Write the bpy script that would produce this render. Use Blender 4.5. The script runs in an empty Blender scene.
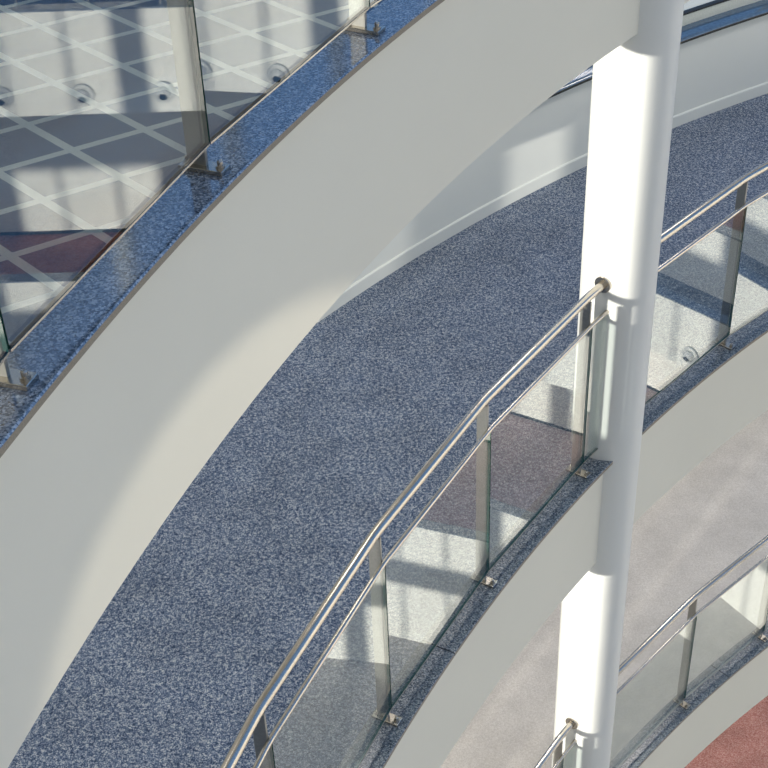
import bpy, bmesh, math
import numpy as np
from mathutils import Vector, Matrix

S = 1.15                      # photo units -> metres
# ---- solved camera and gallery geometry (camera at origin, z up, photo units) ----
F_PX = 1413.0965
CAM = np.array([[0.9991221639256638, -0.04189154511950006, 0.0],
                [-0.025164006685251258, -0.6001668532561435, 0.7994789059257057],
                [-0.03349140665967524, -0.7987770945014131, -0.600694164263177]])
CX, CY, R = 8.57598, -0.9945, 9.72297
RW = 11.66749                 # outer wall of the ring gallery
RF = R + 0.03407              # fascia face
RG = R + 0.07099              # glass plane
RP = R + 0.1                  # post centre / handrail
LEDGE_W = 0.155
HF, GAP, LT, HS = 0.68085, 0.07168, 0.024, 0.62947
LEV = [1.284, -1.576, -4.436, -7.401, -10.365, -13.330, -16.295, -19.26]   # index 0 = one above the camera floor
Z0 = LEV[-1]
DP = 0.08824
col = bpy.context.scene.collection
scene = bpy.context.scene
R_ = math.radians

def W(x, y, z):
    return Vector((x*S, y*S, (z-Z0)*S))
def P(a, r, z):
    return W(CX + r*math.sin(a), CY + r*math.cos(a), z)

# ------------------------------------------------------------------ materials
def new_mat(name):
    m = bpy.data.materials.new(name); m.use_nodes = True
    nt = m.node_tree; nt.nodes.clear()
    out = nt.nodes.new('ShaderNodeOutputMaterial')
    return m, nt, out
def principled(nt, out, **kw):
    b = nt.nodes.new('ShaderNodeBsdfPrincipled')
    for k, v in kw.items(): b.inputs[k].default_value = v
    nt.links.new(b.outputs[0], out.inputs['Surface'])
    return b
def pos_node(nt):
    return nt.nodes.new('ShaderNodeNewGeometry').outputs['Position']
def noise(nt, vec, scale, detail=2.0, rough=.5):
    n = nt.nodes.new('ShaderNodeTexNoise'); n.inputs['Scale'].default_value = scale
    n.inputs['Detail'].default_value = detail; n.inputs['Roughness'].default_value = rough
    nt.links.new(vec, n.inputs['Vector']); return n.outputs['Fac']
def ramp(nt, fac, stops, interp='LINEAR'):
    r = nt.nodes.new('ShaderNodeValToRGB'); r.color_ramp.interpolation = interp
    e = r.color_ramp.elements
    while len(e) < len(stops): e.new(0.5)
    for i, (p, c) in enumerate(stops):
        e[i].position = p; e[i].color = (*c, 1)
    nt.links.new(fac, r.inputs['Fac']); return r.outputs['Color']
def mixc(nt, fac, a, b, mode='MIX'):
    m = nt.nodes.new('ShaderNodeMix'); m.data_type = 'RGBA'; m.blend_type = mode
    for s, v in ((m.inputs[0], fac), (m.inputs[6], a), (m.inputs[7], b)):
        if hasattr(v, 'links'): nt.links.new(v, s)
        elif isinstance(v, tuple): s.default_value = (*v, 1)
        else: s.default_value = v
    return m.outputs[2]
def math_node(nt, op, a, b=None, c=None):
    m = nt.nodes.new('ShaderNodeMath'); m.operation = op
    for i, v in enumerate((a, b, c)):
        if v is None: continue
        if hasattr(v, 'links'): nt.links.new(v, m.inputs[i])
        else: m.inputs[i].default_value = v
    return m.outputs[0]
def bump(nt, b, h, strength, dist):
    n = nt.nodes.new('ShaderNodeBump'); n.inputs['Strength'].default_value = strength
    n.inputs['Distance'].default_value = dist
    nt.links.new(h, n.inputs['Height']); nt.links.new(n.outputs[0], b.inputs['Normal'])

def mat_paint(name, c, rough=.55):
    m, nt, out = new_mat(name); b = principled(nt, out, Roughness=rough)
    b.inputs['Specular IOR Level'].default_value = .3
    p = pos_node(nt); n = noise(nt, p, 1.3, 3)
    nt.links.new(ramp(nt, n, [(.3, tuple(x*.97 for x in c)), (.7, c)]), b.inputs['Base Color'])
    bump(nt, b, noise(nt, p, 220, 2), .08, .002)
    return m
def mat_carpet(name, dark, mid, light, mott=(.86, 1.1), scale=75):
    m, nt, out = new_mat(name); b = principled(nt, out, Roughness=.95)
    b.inputs['Specular IOR Level'].default_value = .15
    p = pos_node(nt)
    f = math_node(nt, 'MULTIPLY_ADD', noise(nt, p, scale*2.1, 2, .6), .55, math_node(nt, 'MULTIPLY', noise(nt, p, scale*.8, 3, .7), .45))
    c = ramp(nt, f, [(.40, dark), (.5, mid), (.61, light)])
    big = noise(nt, p, 3.5, 4, .6)
    c = mixc(nt, 1.0, c, ramp(nt, big, [(.3, (mott[0],)*3), (.7, (mott[1],)*3)]), 'MULTIPLY')
    nt.links.new(c, b.inputs['Base Color'])
    bump(nt, b, f, .5, .004)
    return m, nt, b, c
def mat_granite(name, tint=1.3, hue=(1, 1, 1), ior=2.15):
    m, nt, out = new_mat(name); b = principled(nt, out, Roughness=.11, IOR=ior)
    p = pos_node(nt)
    v = nt.nodes.new('ShaderNodeTexVoronoi'); v.inputs['Scale'].default_value = 190
    nt.links.new(p, v.inputs['Vector'])
    sep = nt.nodes.new('ShaderNodeSeparateColor'); nt.links.new(v.outputs['Color'], sep.inputs[0])
    c = ramp(nt, sep.outputs[0], [(0, (.025*tint, .035*tint, .055*tint)), (.3, (.085*tint, .115*tint, .16*tint)),
                                  (.62, (.15*tint, .185*tint, .235*tint)), (.9, (.33*tint, .36*tint, .40*tint))])
    big = noise(nt, p, 40, 3)
    c = mixc(nt, 1.0, c, ramp(nt, big, [(.3, (.8,)*3), (.7, (1.15,)*3)]), 'MULTIPLY')
    c = mixc(nt, 1.0, c, hue, 'MULTIPLY')
    nt.links.new(c, b.inputs['Base Color'])
    return m
def mat_simple(name, c, rough=.5, metal=0.0, scale=90, amp=.12):
    m, nt, out = new_mat(name); b = principled(nt, out, Roughness=rough, Metallic=metal)
    n = noise(nt, pos_node(nt), scale, 2)
    nt.links.new(ramp(nt, n, [(.3, tuple(x*(1-amp) for x in c)), (.7, c)]), b.inputs['Base Color'])
    return m
def mat_glass(name, tint, f0=.115, ior_pow=4.0, cap=.25):
    m, nt, out = new_mat(name)
    g = nt.nodes.new('ShaderNodeNewGeometry')
    d = nt.nodes.new('ShaderNodeVectorMath'); d.operation = 'DOT_PRODUCT'
    nt.links.new(g.outputs['Normal'], d.inputs[0]); nt.links.new(g.outputs['Incoming'], d.inputs[1])
    c = math_node(nt, 'ABSOLUTE', d.outputs['Value'])
    k = math_node(nt, 'POWER', math_node(nt, 'SUBTRACT', 1.0, c), ior_pow)
    f = math_node(nt, 'MINIMUM', math_node(nt, 'MULTIPLY_ADD', k, 1-f0, f0), cap)
    t = nt.nodes.new('ShaderNodeBsdfTransparent'); t.inputs[0].default_value = (*tint, 1)
    gl = nt.nodes.new('ShaderNodeBsdfGlossy'); gl.inputs['Roughness'].default_value = 0.0
    mx = nt.nodes.new('ShaderNodeMixShader')
    nt.links.new(f, mx.inputs[0]); nt.links.new(t.outputs[0], mx.inputs[1]); nt.links.new(gl.outputs[0], mx.inputs[2])
    nt.links.new(mx.outputs[0], out.inputs['Surface'])
    return m

M = {}
M['paint'] = mat_paint('white_paint', (.72, .70, .61))
M['wall'] = mat_paint('cool_white_paint', (.78, .80, .775))
M['far_wall'] = mat_paint('bright_white_paint', (.88, .875, .83))
M['column'] = mat_paint('column_white_paint', (.68, .69, .67), .4)
M['granite'] = mat_granite('polished_granite_sky_blue')  # blue sky reflection boosted in the base colour
M['granite_less_sky'] = mat_granite('polished_granite_less_sky', 1.05, (1.06, 1.0, .90), 1.5)  # same granite, greyer copy for ledges that mirror less sky
M['granite_less_sky'].node_tree.nodes['Principled BSDF'].inputs['Roughness'].default_value = .24
M['granite_edge'] = mat_simple('sawn_granite_edge', (.30, .26, .20), .7, 0, 300, .35)
M['sill'] = mat_simple('polished_dark_sill', (.07, .13, .22), .08, 0, 40, .3); M['sill'].node_tree.nodes['Principled BSDF'].inputs['IOR'].default_value = 2.1
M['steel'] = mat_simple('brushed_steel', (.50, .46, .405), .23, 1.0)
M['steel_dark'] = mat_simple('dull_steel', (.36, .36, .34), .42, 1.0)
M['dark'] = mat_simple('dark_rubber', (.015, .018, .02), .6)
M['frame'] = mat_simple('window_frame_paint', (.70, .74, .70), .4)
M['edge_green'] = mat_simple('green_glass_edge', (.012, .07, .06), .15)
M['glass'] = mat_glass('balustrade_glass', (.91, .955, .948))
M['winglass'] = mat_glass('window_glass', (.95, .97, .97))
M['blue_carpet'] = mat_carpet('blue_grey_carpet', (.03, .05, .098), (.125, .172, .265), (.56, .575, .585))[0]
M['grey_carpet'] = mat_carpet('warm_grey_carpet', (.48, .445, .41), (.56, .525, .49), (.64, .61, .575), (.9, 1.08))[0]
M['red_carpet'] = mat_carpet('rust_red_carpet', (.24, .085, .075), (.37, .17, .14), (.50, .33, .28), (.82, 1.12))[0]
M['mauve_carpet'] = mat_carpet('mauve_carpet', (.36, .26, .27), (.50, .38, .38), (.64, .54, .53))[0]
def grid_carpet():
    m, nt, b, c = mat_carpet('slate_carpet_with_white_grid', (.04, .10, .20), (.075, .155, .295), (.12, .215, .36), scale=170)
    sp = nt.nodes.new('ShaderNodeSeparateXYZ'); nt.links.new(pos_node(nt), sp.inputs[0])
    masks = []
    for th, off, step in ((0.74351, 2.1115, 0.1852), (2.08043, 3.8391, 0.1955)):
        u = math_node(nt, 'ADD', math_node(nt, 'MULTIPLY', sp.outputs[0], math.cos(th)/S), math_node(nt, 'MULTIPLY', sp.outputs[1], math.sin(th)/S))
        q = math_node(nt, 'DIVIDE', math_node(nt, 'SUBTRACT', u, off), step)
        fr = math_node(nt, 'SUBTRACT', q, math_node(nt, 'ROUND', q))
        masks.append(math_node(nt, 'LESS_THAN', math_node(nt, 'ABSOLUTE', fr), .0115/step))
    mk = math_node(nt, 'MAXIMUM', *masks)
    nt.links.new(mixc(nt, mk, c, (.62, .66, .66)), b.inputs['Base Color'])
    return m
M['grid_carpet'] = grid_carpet()

# ------------------------------------------------------------------ mesh helpers
def obj(name, bm, mats, parent=None, smooth=False):
    bmesh.ops.recalc_face_normals(bm, faces=bm.faces)
    me = bpy.data.meshes.new(name); bm.to_mesh(me); bm.free()
    o = bpy.data.objects.new(name, me); col.objects.link(o)
    for m in (mats if isinstance(mats, (list, tuple)) else [mats]): me.materials.append(M[m])
    if smooth:
        for p in me.polygons: p.use_smooth = True
        me.set_sharp_from_angle(angle=R_(35))
    if parent is not None:
        o.parent = parent
        if parent.type == 'EMPTY' or True:
            bpy.context.view_layer.update()
            o.matrix_parent_inverse = parent.matrix_world.inverted()
    return o
def struct(name, bm, mats, smooth=False):
    o = obj(name, bm, mats, None, smooth); o['kind'] = 'structure'; return o
def thing(name, label, cat, loc, group=None):
    o = bpy.data.objects.new(name, None); col.objects.link(o); o.location = loc
    o.empty_display_size = .1
    o['label'] = label; o['category'] = cat
    if group: o['group'] = group
    bpy.context.view_layer.update()
    return o

def arc_sweep(bm, prof, a0, a1, n, edge_mat=None):
    """closed (r, z) profile swept over azimuth a0..a1; edge_mat: {profile edge index: material index}"""
    rings = []
    for i in range(n+1):
        a = a0 + (a1-a0)*i/n
        rings.append([bm.verts.new(P(a, r, z)) for r, z in prof])
    k = len(prof)
    for i in range(n):
        for j in range(k):
            f = bm.faces.new((rings[i][j], rings[i][(j+1) % k], rings[i+1][(j+1) % k], rings[i+1][j]))
            if edge_mat and j in edge_mat: f.material_index = edge_mat[j]
    bm.faces.new(rings[0]); bm.faces.new(list(reversed(rings[-1])))
def rect(r0, r1, z0, z1):
    return [(r0, z0), (r1, z0), (r1, z1), (r0, z1)]
def box_frame(bm, o, ux, uy, uz, mat=0):
    """box centred at o with half-extent vectors ux, uy, uz"""
    v = [bm.verts.new(o + sx*ux + sy*uy + sz*uz) for sx in (-1, 1) for sy in (-1, 1) for sz in (-1, 1)]
    fs = []
    for q in ((0, 1, 3, 2), (4, 6, 7, 5), (0, 4, 5, 1), (2, 3, 7, 6), (0, 2, 6, 4), (1, 5, 7, 3)):
        f = bm.faces.new([v[i] for i in q]); f.material_index = mat; fs.append(f)
    return fs
def tube(bm, pts, rad, n=20, cap=True):
    pts = [Vector(p) for p in pts]; rings = []
    for i, p in enumerate(pts):
        d0 = (p - pts[i-1]).normalized() if i else None
        d1 = (pts[i+1] - p).normalized() if i < len(pts)-1 else None
        if d0 is None: d0 = d1
        if d1 is None: d1 = d0
        t = (d0+d1).normalized(); sc = 1/max(.3, t.dot(d1))
        side = t.cross(Vector((0, 0, 1)))
        if side.length < 1e-4: side = Vector((1, 0, 0))
        side.normalize(); up = side.cross(t).normalized()
        rings.append([bm.verts.new(p + rad*(math.cos(2*math.pi*k/n)*side*sc + math.sin(2*math.pi*k/n)*up)) for k in range(n)])
    for i in range(len(rings)-1):
        for k in range(n):
            bm.faces.new((rings[i][k], rings[i][(k+1) % n], rings[i+1][(k+1) % n], rings[i+1][k]))
    if cap:
        bm.faces.new(list(reversed(rings[0]))); bm.faces.new(rings[-1])
def lathe(bm, c, axis, prof, n=32):
    """prof: (radius, offset along axis); open ended profile with capped ends"""
    axis = axis.normalized(); u = axis.orthogonal().normalized(); w = axis.cross(u); rings = []
    for r, h in prof:
        rings.append([bm.verts.new(c + axis*h + r*(math.cos(2*math.pi*k/n)*u + math.sin(2*math.pi*k/n)*w)) for k in range(n)])
    for i in range(len(rings)-1):
        for k in range(n):
            bm.faces.new((rings[i][k], rings[i][(k+1) % n], rings[i+1][(k+1) % n], rings[i+1][k]))
    bm.faces.new(list(reversed(rings[0]))); bm.faces.new(rings[-1])

# ------------------------------------------------------------------ the ring galleries
A0, A1 = R_(-142), R_(-24)
NSEG = 160
carpet_of = {0: 'blue_carpet', 1: 'grid_carpet', 2: 'blue_carpet', 3: 'grey_carpet', 4: 'red_carpet', 5: 'blue_carpet', 6: 'red_carpet'}
nm = {0: 'topmost', 1: 'upper', 2: 'middle', 3: 'lower', 4: 'lowest', 5: 'deep', 6: 'bottom'}
JOINTS = {1: [], 2: [-1.0288], 3: [-0.7085]}
for li in range(7):
    z = LEV[li]; lw = LEDGE_W if li > 1 else .135
    # white curved fascia under the ledge
    bm = bmesh.new(); arc_sweep(bm, rect(RF, RF+.1, z-HF, z-LT), A0, A1, NSEG)
    struct('wall_%s_fascia' % nm[li], bm, 'paint', True)
    # slab behind it, its underside is the ceiling of the gallery below
    bm = bmesh.new(); arc_sweep(bm, rect(RF+.1, RW, z-.26, z-LT), A0, A1, NSEG)
    struct('ceiling' if li == 0 else 'ceiling_%s' % nm[li], bm, 'paint', True)
    # carpet
    bm = bmesh.new(); arc_sweep(bm, rect(R+lw, RW, z-LT, z-.001), A0, A1, NSEG)
    struct('floor_%s' % nm[li], bm, carpet_of[li], True)
    # polished granite ledge, in slabs with open joints
    bm = bmesh.new()
    js = JOINTS.get(li, []) or [-0.95]
    cuts = [A0]
    for k in range(-6, 7):
        a = js[0] + k*4*DP
        if A0 < a < A1: cuts.append(a)
    cuts.append(A1); g = .0035/RF
    for i in range(len(cuts)-1):
        prof = [(R+.003, z-LT), (R+lw, z-LT), (R+lw, z), (R+.004, z), (R, z-.004), (R, z-LT+.003)]
        n = max(2, int(NSEG*(cuts[i+1]-cuts[i])/(A1-A0)))
        arc_sweep(bm, prof, cuts[i]+g, cuts[i+1]-g, n, {4: 1, 5: 1, 3: 0})
    struct('trim_%s_ledge' % nm[li], bm, ['granite' if li < 2 else 'granite_less_sky', 'granite_edge'], True)

# outer wall: low parapet with granite sill and window band; unseen behind the fascias,
# low strips, a blank stretch and tall windows are laid out to shape the sunlight
A_SILL, A_LOW, A_BLANK = R_(-50), R_(-67.5), R_(-83.5)
def window(name, b0, b1, zb, zt, rr, bars, n=60, dp=.03):
    """bars: list of (azimuth, half width)"""
    bm = bmesh.new()
    arc_sweep(bm, rect(rr-dp, rr+dp, zb, zb+.075), b0, b1, n)
    arc_sweep(bm, rect(rr-dp, rr+dp, zt-.05, zt), b0, b1, n)
    for a, wide in bars:
        rad = Vector((math.sin(a), math.cos(a), 0)); tan = Vector((math.cos(a), -math.sin(a), 0))
        box_frame(bm, P(a, rr, (zb+zt)/2), rad*dp*S, tan*wide*S, Vector((0, 0, (zt-zb)/2*S)))
    w = struct(name, bm, 'frame')
    bm = bmesh.new(); arc_sweep(bm, rect(rr-dp-.004, rr+.006, zb+.075, zb+.086), b0, b1, n)
    obj('gasket', bm, 'dark', w)
    bm = bmesh.new(); vs = []
    for k in range(n+1):
        a = b0 + (b1-b0)*k/n
        vs.append((bm.verts.new(P(a, rr, zb+.07)), bm.verts.new(P(a, rr, zt-.045))))
    for k in range(n): bm.faces.new((vs[k][0], vs[k+1][0], vs[k+1][1], vs[k][1]))
    obj('pane', bm, 'winglass', w, True)
wn = 0
for li in range(1, 8):
    z = LEV[li]; ztop = LEV[li-1]-.26; zs = z+HS; name = nm.get(li, 'ground')
    as_ = A_SILL if li > 1 else A_LOW
    nb = 5 if li > 1 else 11
    bm = bmesh.new(); arc_sweep(bm, rect(RW, RW+.25, z-LT, zs), as_, A1, 70)
    struct('wall_%s_outer' % name, bm, 'wall', True)
    bm = bmesh.new()
    arc_sweep(bm, [(RW-.012, z), (RW, z), (RW, z+.085), (RW-.006, z+.085), (RW-.012, z+.078)], as_, A1, 70)
    struct('baseboard_%s' % name, bm, 'wall', True)
    bm = bmesh.new()
    arc_sweep(bm, [(RW-.03, zs-.012), (RW+.25, zs-.012), (RW+.25, zs+.02), (RW-.012, zs+.02), (RW-.024, zs+.014), (RW-.03, zs+.004)], as_, A1, 70, {5: 1, 0: 1})
    struct('trim_%s_sill' % name, bm, ['sill', 'dark'], True)
    wn += 1
    window('window_%d' % wn, as_, A1, zs+.02, ztop, RW+.15, [(as_ + (A1-as_)*k/nb, .03) for k in range(nb+1)])
    # unseen low strip windows, pier and wall above, sized to trim the sun patch
    if li > 1:
        bm = bmesh.new(); arc_sweep(bm, rect(RW, RW+.04, z+.63, ztop), A_LOW, A_SILL, 40)
        struct('wall_%s_upper_band' % name, bm, 'wall', True)
        wn += 1
        window('window_%d' % wn, A_LOW, A_SILL, z-.07, z+.64, RW+.02, [(R_(-63.0), .35), (R_(-55.5), .02), (A_SILL, .02)], 40, .01)
    # unseen blank stretch added to block sun (left open on the lower gallery, where the evening sun reaches the carpet)
    if li == 3:
        wn += 1
        window('window_%d' % wn, A_BLANK, A_LOW, z+.05, ztop, RW+.06, [(A_BLANK + (A_LOW-A_BLANK)*k/4, .25) for k in range(5)], 40)
    else:
        bm = bmesh.new(); arc_sweep(bm, rect(RW, RW+.03, z-LT, ztop), A_BLANK, A_LOW, 40)
        struct('wall_%s_blank' % name, bm, 'wall', True)
    sill = .36 if li == 2 else .04
    if li == 2:  # unseen low wall added to keep sun streaks off the middle carpet
        bm = bmesh.new(); arc_sweep(bm, rect(RW, RW+.25, z-LT, z+sill), A0, A_BLANK, 60)
        struct('wall_%s_left' % name, bm, 'wall', True)
    if li == 4:  # unseen band added to shade the upper part of the far wall
        bm = bmesh.new(); arc_sweep(bm, rect(RW, RW+.1, ztop-.93, ztop), A0, A_BLANK, 60)
        struct('wall_%s_left' % name, bm, 'wall', True)
    wn += 1; st = R_(4.4)
    window('window_%d' % wn, A0, A_BLANK, z+sill, ztop-(.9 if li == 4 else 0), RW+.06,
           [(R_(-88.6) - k*st, .025 if k % 3 else .23) for k in range(-1, int((A_BLANK-A0)/st)-1)], 90)  # wide piers placed to shade the column's right side and the far wall

# bottom of the atrium and roof over the ring
bm = bmesh.new(); bmesh.ops.create_circle(bm, cap_ends=True, radius=26*S, segments=64, matrix=Matrix.Translation(W(8, 4, Z0)))
struct('floor_atrium', bm, 'grey_carpet')

# ------------------------------------------------------------------ column
ca, cr, rc = -0.86583, 9.83869, 0.17148
bm = bmesh.new(); c0 = P(ca, cr, Z0)
lathe(bm, c0, Vector((0, 0, 1)), [(rc*S, 0), (rc*S, (LEV[0]+.3-Z0)*S)], 96)
cobj = obj('column', bm, 'column', None, True)
cobj['label'] = 'tall round white column rising past every gallery ledge'; cobj['category'] = 'column'

# ------------------------------------------------------------------ balustrades
def rail_points(angs, r, z):
    """polyline through the posts with a short rounded bend at each"""
    raw = [P(a, r, z) for a in angs]; pts = [raw[0]]
    for i in range(1, len(raw)-1):
        p = raw[i]; d0 = (raw[i-1]-p).normalized(); d1 = (raw[i+1]-p).normalized()
        e = .045
        for t in (0, .25, .5, .75, 1):
            q0 = p + d0*e; q1 = p + d1*e
            pts.append(q0*(1-t)**2 + p*2*t*(1-t) + q1*t*t)
    pts.append(raw[-1]); return pts
def balustrade(z, posts, ends, label, flange_at=(None, None), group=None):
    """posts: post azimuths; ends: azimuth of the two rail ends"""
    angs = sorted(set([ends[0]] + list(posts) + [ends[1]]))
    t = thing('glass_balustrade', label, 'balustrade', P(posts[len(posts)//2], RP, z), group)
    rr = .0195*S; zr = z+1.0
    bm = bmesh.new(); tube(bm, rail_points(angs, RP-.002, zr), rr, 24)
    obj('handrail', bm, 'steel', t, True)
    ztop = z+.862
    bm = bmesh.new(); tube(bm, rail_points(angs, RG, ztop), .0105*S, 16)
    obj('glass_cap_rail', bm, 'steel', t, True)
    for i in range(len(angs)-1):
        a0, a1 = angs[i], angs[i+1]
        p0, p1 = P(a0, RG, 0), P(a1, RG, 0); d = (p1-p0); L = d.length; d.normalize()
        if L < .03: continue
        nrm = Vector((-d.y, d.x, 0)); mid = (p0+p1)/2
        g0 = .004
        c = Vector((mid.x, mid.y, ((z+GAP + ztop)/2-Z0)*S))
        bm = bmesh.new()
        fs = box_frame(bm, c, d*(L/2-g0), nrm*.006, Vector((0, 0, (ztop-z-GAP)/2*S)))
        for f in fs:
            if abs(f.normal.dot(nrm)) < .5 if f.normal.length > .1 else False: f.material_index = 1
        bm.normal_update()
        for f in bm.faces: f.material_index = 0 if abs(f.normal.dot(nrm)) > .5 else 1
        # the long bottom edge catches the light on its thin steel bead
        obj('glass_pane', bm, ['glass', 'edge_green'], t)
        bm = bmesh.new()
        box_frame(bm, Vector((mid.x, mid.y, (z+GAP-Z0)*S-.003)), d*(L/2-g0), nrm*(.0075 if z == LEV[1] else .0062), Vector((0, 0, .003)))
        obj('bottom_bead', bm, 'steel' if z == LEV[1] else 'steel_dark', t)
    for a in posts:
        rad = Vector((math.sin(a), math.cos(a), 0)); tan = Vector((math.cos(a), -math.sin(a), 0)); up = Vector((0, 0, 1))
        bm = bmesh.new()
        r0, r1 = RG+.008, RG+.058
        box_frame(bm, P(a, (r0+r1)/2, z+.491), rad*(r1-r0)/2*S, tan*.0055*S, up*.490*S)
        bmesh.ops.bevel(bm, geom=bm.edges[:], offset=.0012, segments=1, affect='EDGES')
        po = obj('post', bm, 'steel_dark', t)
        bm = bmesh.new()
        box_frame(bm, P(a, RP-.012, z+.006), rad*.058*S, tan*.023*S, up*.006*S)
        bmesh.ops.bevel(bm, geom=bm.edges[:], offset=.0015, segments=1, affect='EDGES')
        obj('foot_plate', bm, 'steel', po)
        for s in (-1, 1):
            bm = bmesh.new()
            lathe(bm, P(a, RP-.012+s*.043, z+.012), up, [(.011*S, 0), (.011*S, .006*S), (.007*S, .006*S), (.007*S, .016*S), (.004*S, .019*S)], 12)
            obj('bolt', bm, 'steel', po)
    for fa in flange_at:
        if fa is None: continue
        tan = Vector((math.cos(fa), -math.sin(fa), 0))
        bm = bmesh.new(); lathe(bm, P(fa, RP-.002, zr)-tan*.006, tan, [(.038*S, 0), (.04*S, .003), (.04*S, .022), (.036*S, .026)], 28)
        obj('wall_flange', bm, 'steel', t, True)
    return t
p0, pl0, pu0, dl = -1.16104, -0.75857, -1.24341, -0.75048
CL, CR = ca-rc/RP*.93, ca+rc/RP*.93
balustrade(LEV[1], [pu0+k*DP for k in range(-2, 4)], (pu0-3*DP, pu0+3.9*DP),
           'glass balustrade on the uppermost granite ledge, in front of the white grid floor')
balustrade(LEV[2], [p0+k*DP for k in range(-3, 4)], (p0-4*DP, CL),
           'long glass balustrade with steel handrail bending up the middle ledge to the white column', (None, CL-.0015))
balustrade(LEV[2], [pl0+k*DP for k in range(-1, 4)], (CR, pl0+3.6*DP),
           'glass balustrade on the middle ledge starting to the right of the white column', (CR+.0015, None))
balustrade(LEV[3], [p0+k*DP for k in range(-2, 4)], (p0-3*DP, CL),
           'short end of steel handrail at the bottom edge, meeting the column from the left', (None, CL-.0015))
balustrade(LEV[3], [dl+k*DP for k in range(-1, 4)], (CR, dl+3.6*DP),
           'glass balustrade on the lower ledge to the right of the column, above red carpet', (CR+.0015, None))

# ------------------------------------------------------------------ far side of the atrium (seen mirrored in the glass)
FP = np.array([13.2, 9.6]); fn = np.array([-.66, -.75]); fn /= np.linalg.norm(fn); ft = np.array([-fn[1], fn[0]])
def FW(s, d, z):              # s along the far wall, d depth behind its face
    q = FP + ft*s - fn*d
    return W(q[0], q[1], z)
def far_box(bm, s0, s1, d0, d1, z0, z1, mat=0):
    o = FW((s0+s1)/2, (d0+d1)/2, (z0+z1)/2)
    box_frame(bm, o, Vector((*ft, 0))*(s1-s0)/2*S, Vector((*-fn, 0))*(d1-d0)/2*S, Vector((0, 0, (z1-z0)/2*S)), mat)
S0, S1 = -9, 7.5
FAR = {1: (LEV[1], 1.45), 2: (LEV[2], 1.45), 3: (-6.72, 1.45), 4: (-10.7, 1.3), 5: (-12.18, 2.4), 6: (-16.25, 2.5)}
for li in range(1, 7):
    z, fd = FAR[li]
    bm = bmesh.new(); far_box(bm, S0, S1, .03, .15, z-(1.45 if li == 3 else 1.12), z-LT); struct('wall_far_%s_fascia' % nm[li], bm, 'far_wall')
    bm = bmesh.new(); far_box(bm, S0, S1, .15, fd, z-.3, z-LT); struct('ceiling_far_%s' % nm[li], bm, 'far_wall')
    bm = bmesh.new(); far_box(bm, S0, S1, 0, .2, z-LT, z); struct('trim_far_%s_ledge' % nm[li], bm, 'granite')
    bm = bmesh.new(); far_box(bm, S0, S1, .2, fd, z-LT, z-.001); struct('floor_far_%s' % nm[li], bm, {4: 'red_carpet', 6: 'mauve_carpet'}.get(li, 'blue_carpet'))
    ztop = FAR[li-1][0]-.3 if li > 1 else LEV[1]+1.2
    bm = bmesh.new(); far_box(bm, S0, S1, fd, fd+.2, z-LT, ztop); struct('wall_far_%s' % nm[li], bm, 'far_wall')
    bm = bmesh.new(); far_box(bm, S0, S1, fd-.012, fd, z, z+.05); struct('baseboard_far_%s' % nm[li], bm, 'dark')
bm = bmesh.new(); far_box(bm, S0, S1, .15, .35, Z0, FAR[6][0]-.3); struct('wall_far_ground', bm, 'far_wall')

def far_nozzle(s, z, label, group):
    t = thing('air_nozzle', label, 'air vent', FW(s, -.02, z), group)
    out = Vector((*fn, 0)); c = FW(s, -.005, z)
    bm = bmesh.new(); lathe(bm, c, out, [(.15*S, 0), (.15*S, .008), (.14*S, .016), (.115*S, .02), (.105*S, .012), (.03, .011)], 40)
    obj('flange', bm, 'column', t, True)
    bm = bmesh.new(); lathe(bm, c, out + Vector((0, 0, -.35)), [(.095*S, .0), (.092*S, .04), (.075*S, .085), (.058*S, .1), (.05*S, .075)], 36)
    obj('jet_ball', bm, 'column', t, True)
    bm = bmesh.new(); lathe(bm, c, out + Vector((0, 0, -.35)), [(.047*S, .07), (.047*S, .106)], 28)
    obj('jet_opening', bm, 'dark', t, True)
for s, where in ((-3.2, 'mirrored close to the left side of the upper steel post'), (-2.15, 'mirrored between the picture edge and the upper post'),
                 (-1.09, 'mirrored at the left edge of the picture')):
    far_nozzle(s, -7.88, 'round white air nozzle ' + where, 'air nozzles reflected in the upper glass')
far_nozzle(.23, FAR[5][0]-.85, 'round white air nozzle mirrored in the glass right of the column', None)
def far_rail(li, s0, s1, label):
    z = FAR[li][0]; t = thing('opposite_handrail', label, 'handrail', FW((s0+s1)/2, .1, z))
    bm = bmesh.new(); tube(bm, [FW(s0, .1, z+1), FW(s1, .1, z+1)], .022*S, 12); obj('handrail', bm, 'steel', t, True)
    k = s0
    while k < s1:
        bm = bmesh.new(); box_frame(bm, FW(k, .1, z+.5), Vector((*ft, 0))*.006*S, Vector((*fn, 0))*.025*S, Vector((0, 0, .5*S)))
        obj('post', bm, 'steel_dark', t); k += .9
far_rail(3, -6, 2, 'steel handrail of the opposite gallery, reflected in the upper glass')

# ------------------------------------------------------------------ light
w = bpy.data.worlds.new('sky'); scene.world = w; w.use_nodes = True
nt = w.node_tree; nt.nodes.clear()
out = nt.nodes.new('ShaderNodeOutputWorld'); bg = nt.nodes.new('ShaderNodeBackground')
tc = nt.nodes.new('ShaderNodeTexCoord'); sp = nt.nodes.new('ShaderNodeSeparateXYZ')
nt.links.new(tc.outputs['Generated'], sp.inputs[0])
mr = nt.nodes.new('ShaderNodeMapRange'); mr.inputs[1].default_value = -1; mr.inputs[2].default_value = 1
nt.links.new(sp.outputs[2], mr.inputs[0])
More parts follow.
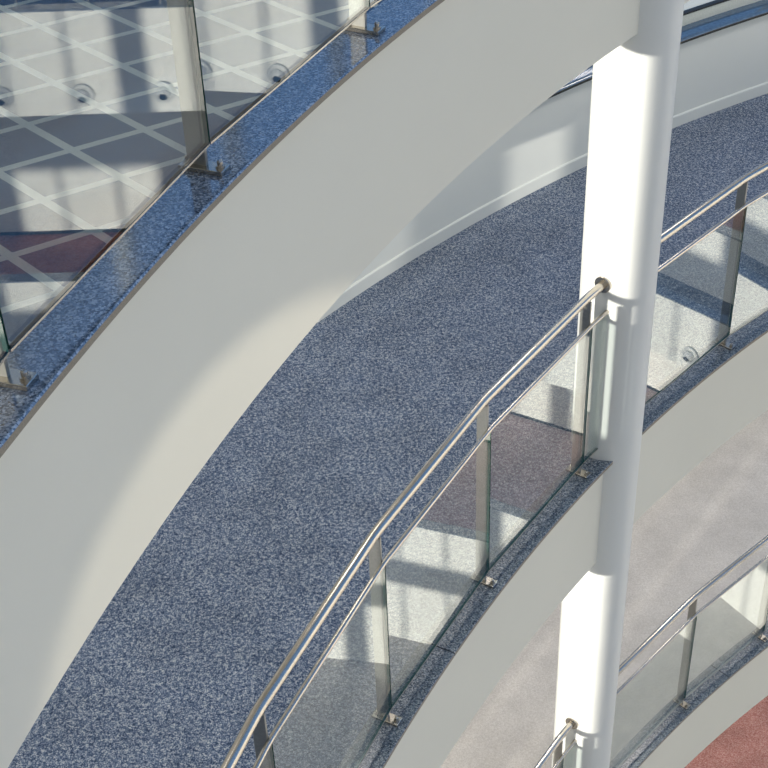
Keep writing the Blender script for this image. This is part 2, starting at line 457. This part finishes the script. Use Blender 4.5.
# hazy warm white around the low sun, deep blue in the opposite half of the sky
blue = ramp(nt, mr.outputs[0], [(0, (.66, .73, .80)), (.49, (.76, .80, .82)), (.53, (.78, .82, .84)), (.58, (.30, .62, 1.25)), (.70, (.26, .56, 1.15)), (.90, (.22, .42, .80))])
warm = ramp(nt, mr.outputs[0], [(0, (.64, .66, .66)), (.49, (.82, .79, .72)), (.6, (.92, .89, .80)), (.72, (.62, .72, .88)), (.9, (.40, .56, .86))])
anti = math_node(nt, 'ADD', math_node(nt, 'MULTIPLY', sp.outputs[0], .60), math_node(nt, 'MULTIPLY', sp.outputs[1], .80))
m2 = nt.nodes.new('ShaderNodeMapRange'); m2.interpolation_type = 'SMOOTHSTEP'
m2.inputs[1].default_value = .15; m2.inputs[2].default_value = .7
nt.links.new(anti, m2.inputs[0])
nt.links.new(mixc(nt, m2.outputs[0], warm, blue), bg.inputs['Color']); bg.inputs['Strength'].default_value = .80
nt.links.new(bg.outputs[0], out.inputs['Surface'])

def lamp(name, kind, energy, color, **kw):
    l = bpy.data.lights.new(name, kind); l.energy = energy; l.color = color
    for k, v in kw.items(): setattr(l, k, v)
    o = bpy.data.objects.new(name, l); col.objects.link(o); return o
def aim(o, frm, to):
    o.location = frm; o.rotation_euler = (Vector(to)-Vector(frm)).to_track_quat('-Z', 'Y').to_euler()
saz = R_(233); sel = R_(2.5)
tow = Vector((math.cos(saz)*math.cos(sel), math.sin(saz)*math.cos(sel), math.sin(sel)))
s = lamp('sun', 'SUN', 7.6, (1.0, .93, .82), angle=R_(.5))
s.rotation_euler = (-tow).to_track_quat('-Z', 'Y').to_euler(); s.location = W(0, 0, 8)

# unseen fill lamps added under the soffits to brighten the gallery interiors
for li, (e, cl) in {2: (13, (1.0, .95, .90)), 3: (19, (1.0, .93, .86)), 4: (26, (1.0, .93, .86))}.items():
    for k in range(9):
        q = P(R_(-100+9*k), 10.75, LEV[li-1]-.275)
        l = lamp('ceiling_lamp', 'AREA', e, cl, shape='DISK', size=.5)
        aim(l, q, q-Vector((0, 0, 1)))
b = lamp('fascia_bounce_fill', 'SPOT', 1650, (1.0, .90, .72), spot_size=R_(8.0), spot_blend=.18, shadow_soft_size=.05)  # added spot imitating bounced sunlight on the upper fascia
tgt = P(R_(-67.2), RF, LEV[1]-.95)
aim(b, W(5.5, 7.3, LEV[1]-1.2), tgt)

# ------------------------------------------------------------------ camera
cam = bpy.data.cameras.new('camera'); co = bpy.data.objects.new('camera', cam); col.objects.link(co)
cam.sensor_width = 36; cam.lens = F_PX/768*36; cam.clip_start = .05; cam.clip_end = 500
m = Matrix(((CAM[0, 0], -CAM[0, 1], -CAM[0, 2]), (CAM[1, 0], -CAM[1, 1], -CAM[1, 2]), (CAM[2, 0], -CAM[2, 1], -CAM[2, 2]))).to_4x4()
m.translation = W(0, 0, 0); co.matrix_world = m
scene.camera = co
scene.view_settings.view_transform = 'Standard'
scene.view_settings.look = 'None'
scene.view_settings.exposure = 0.0
scene.cycles.transparent_max_bounces = 24
scene.cycles.max_bounces = 12
scene.cycles.diffuse_bounces = 6
scene.cycles.caustics_reflective = False
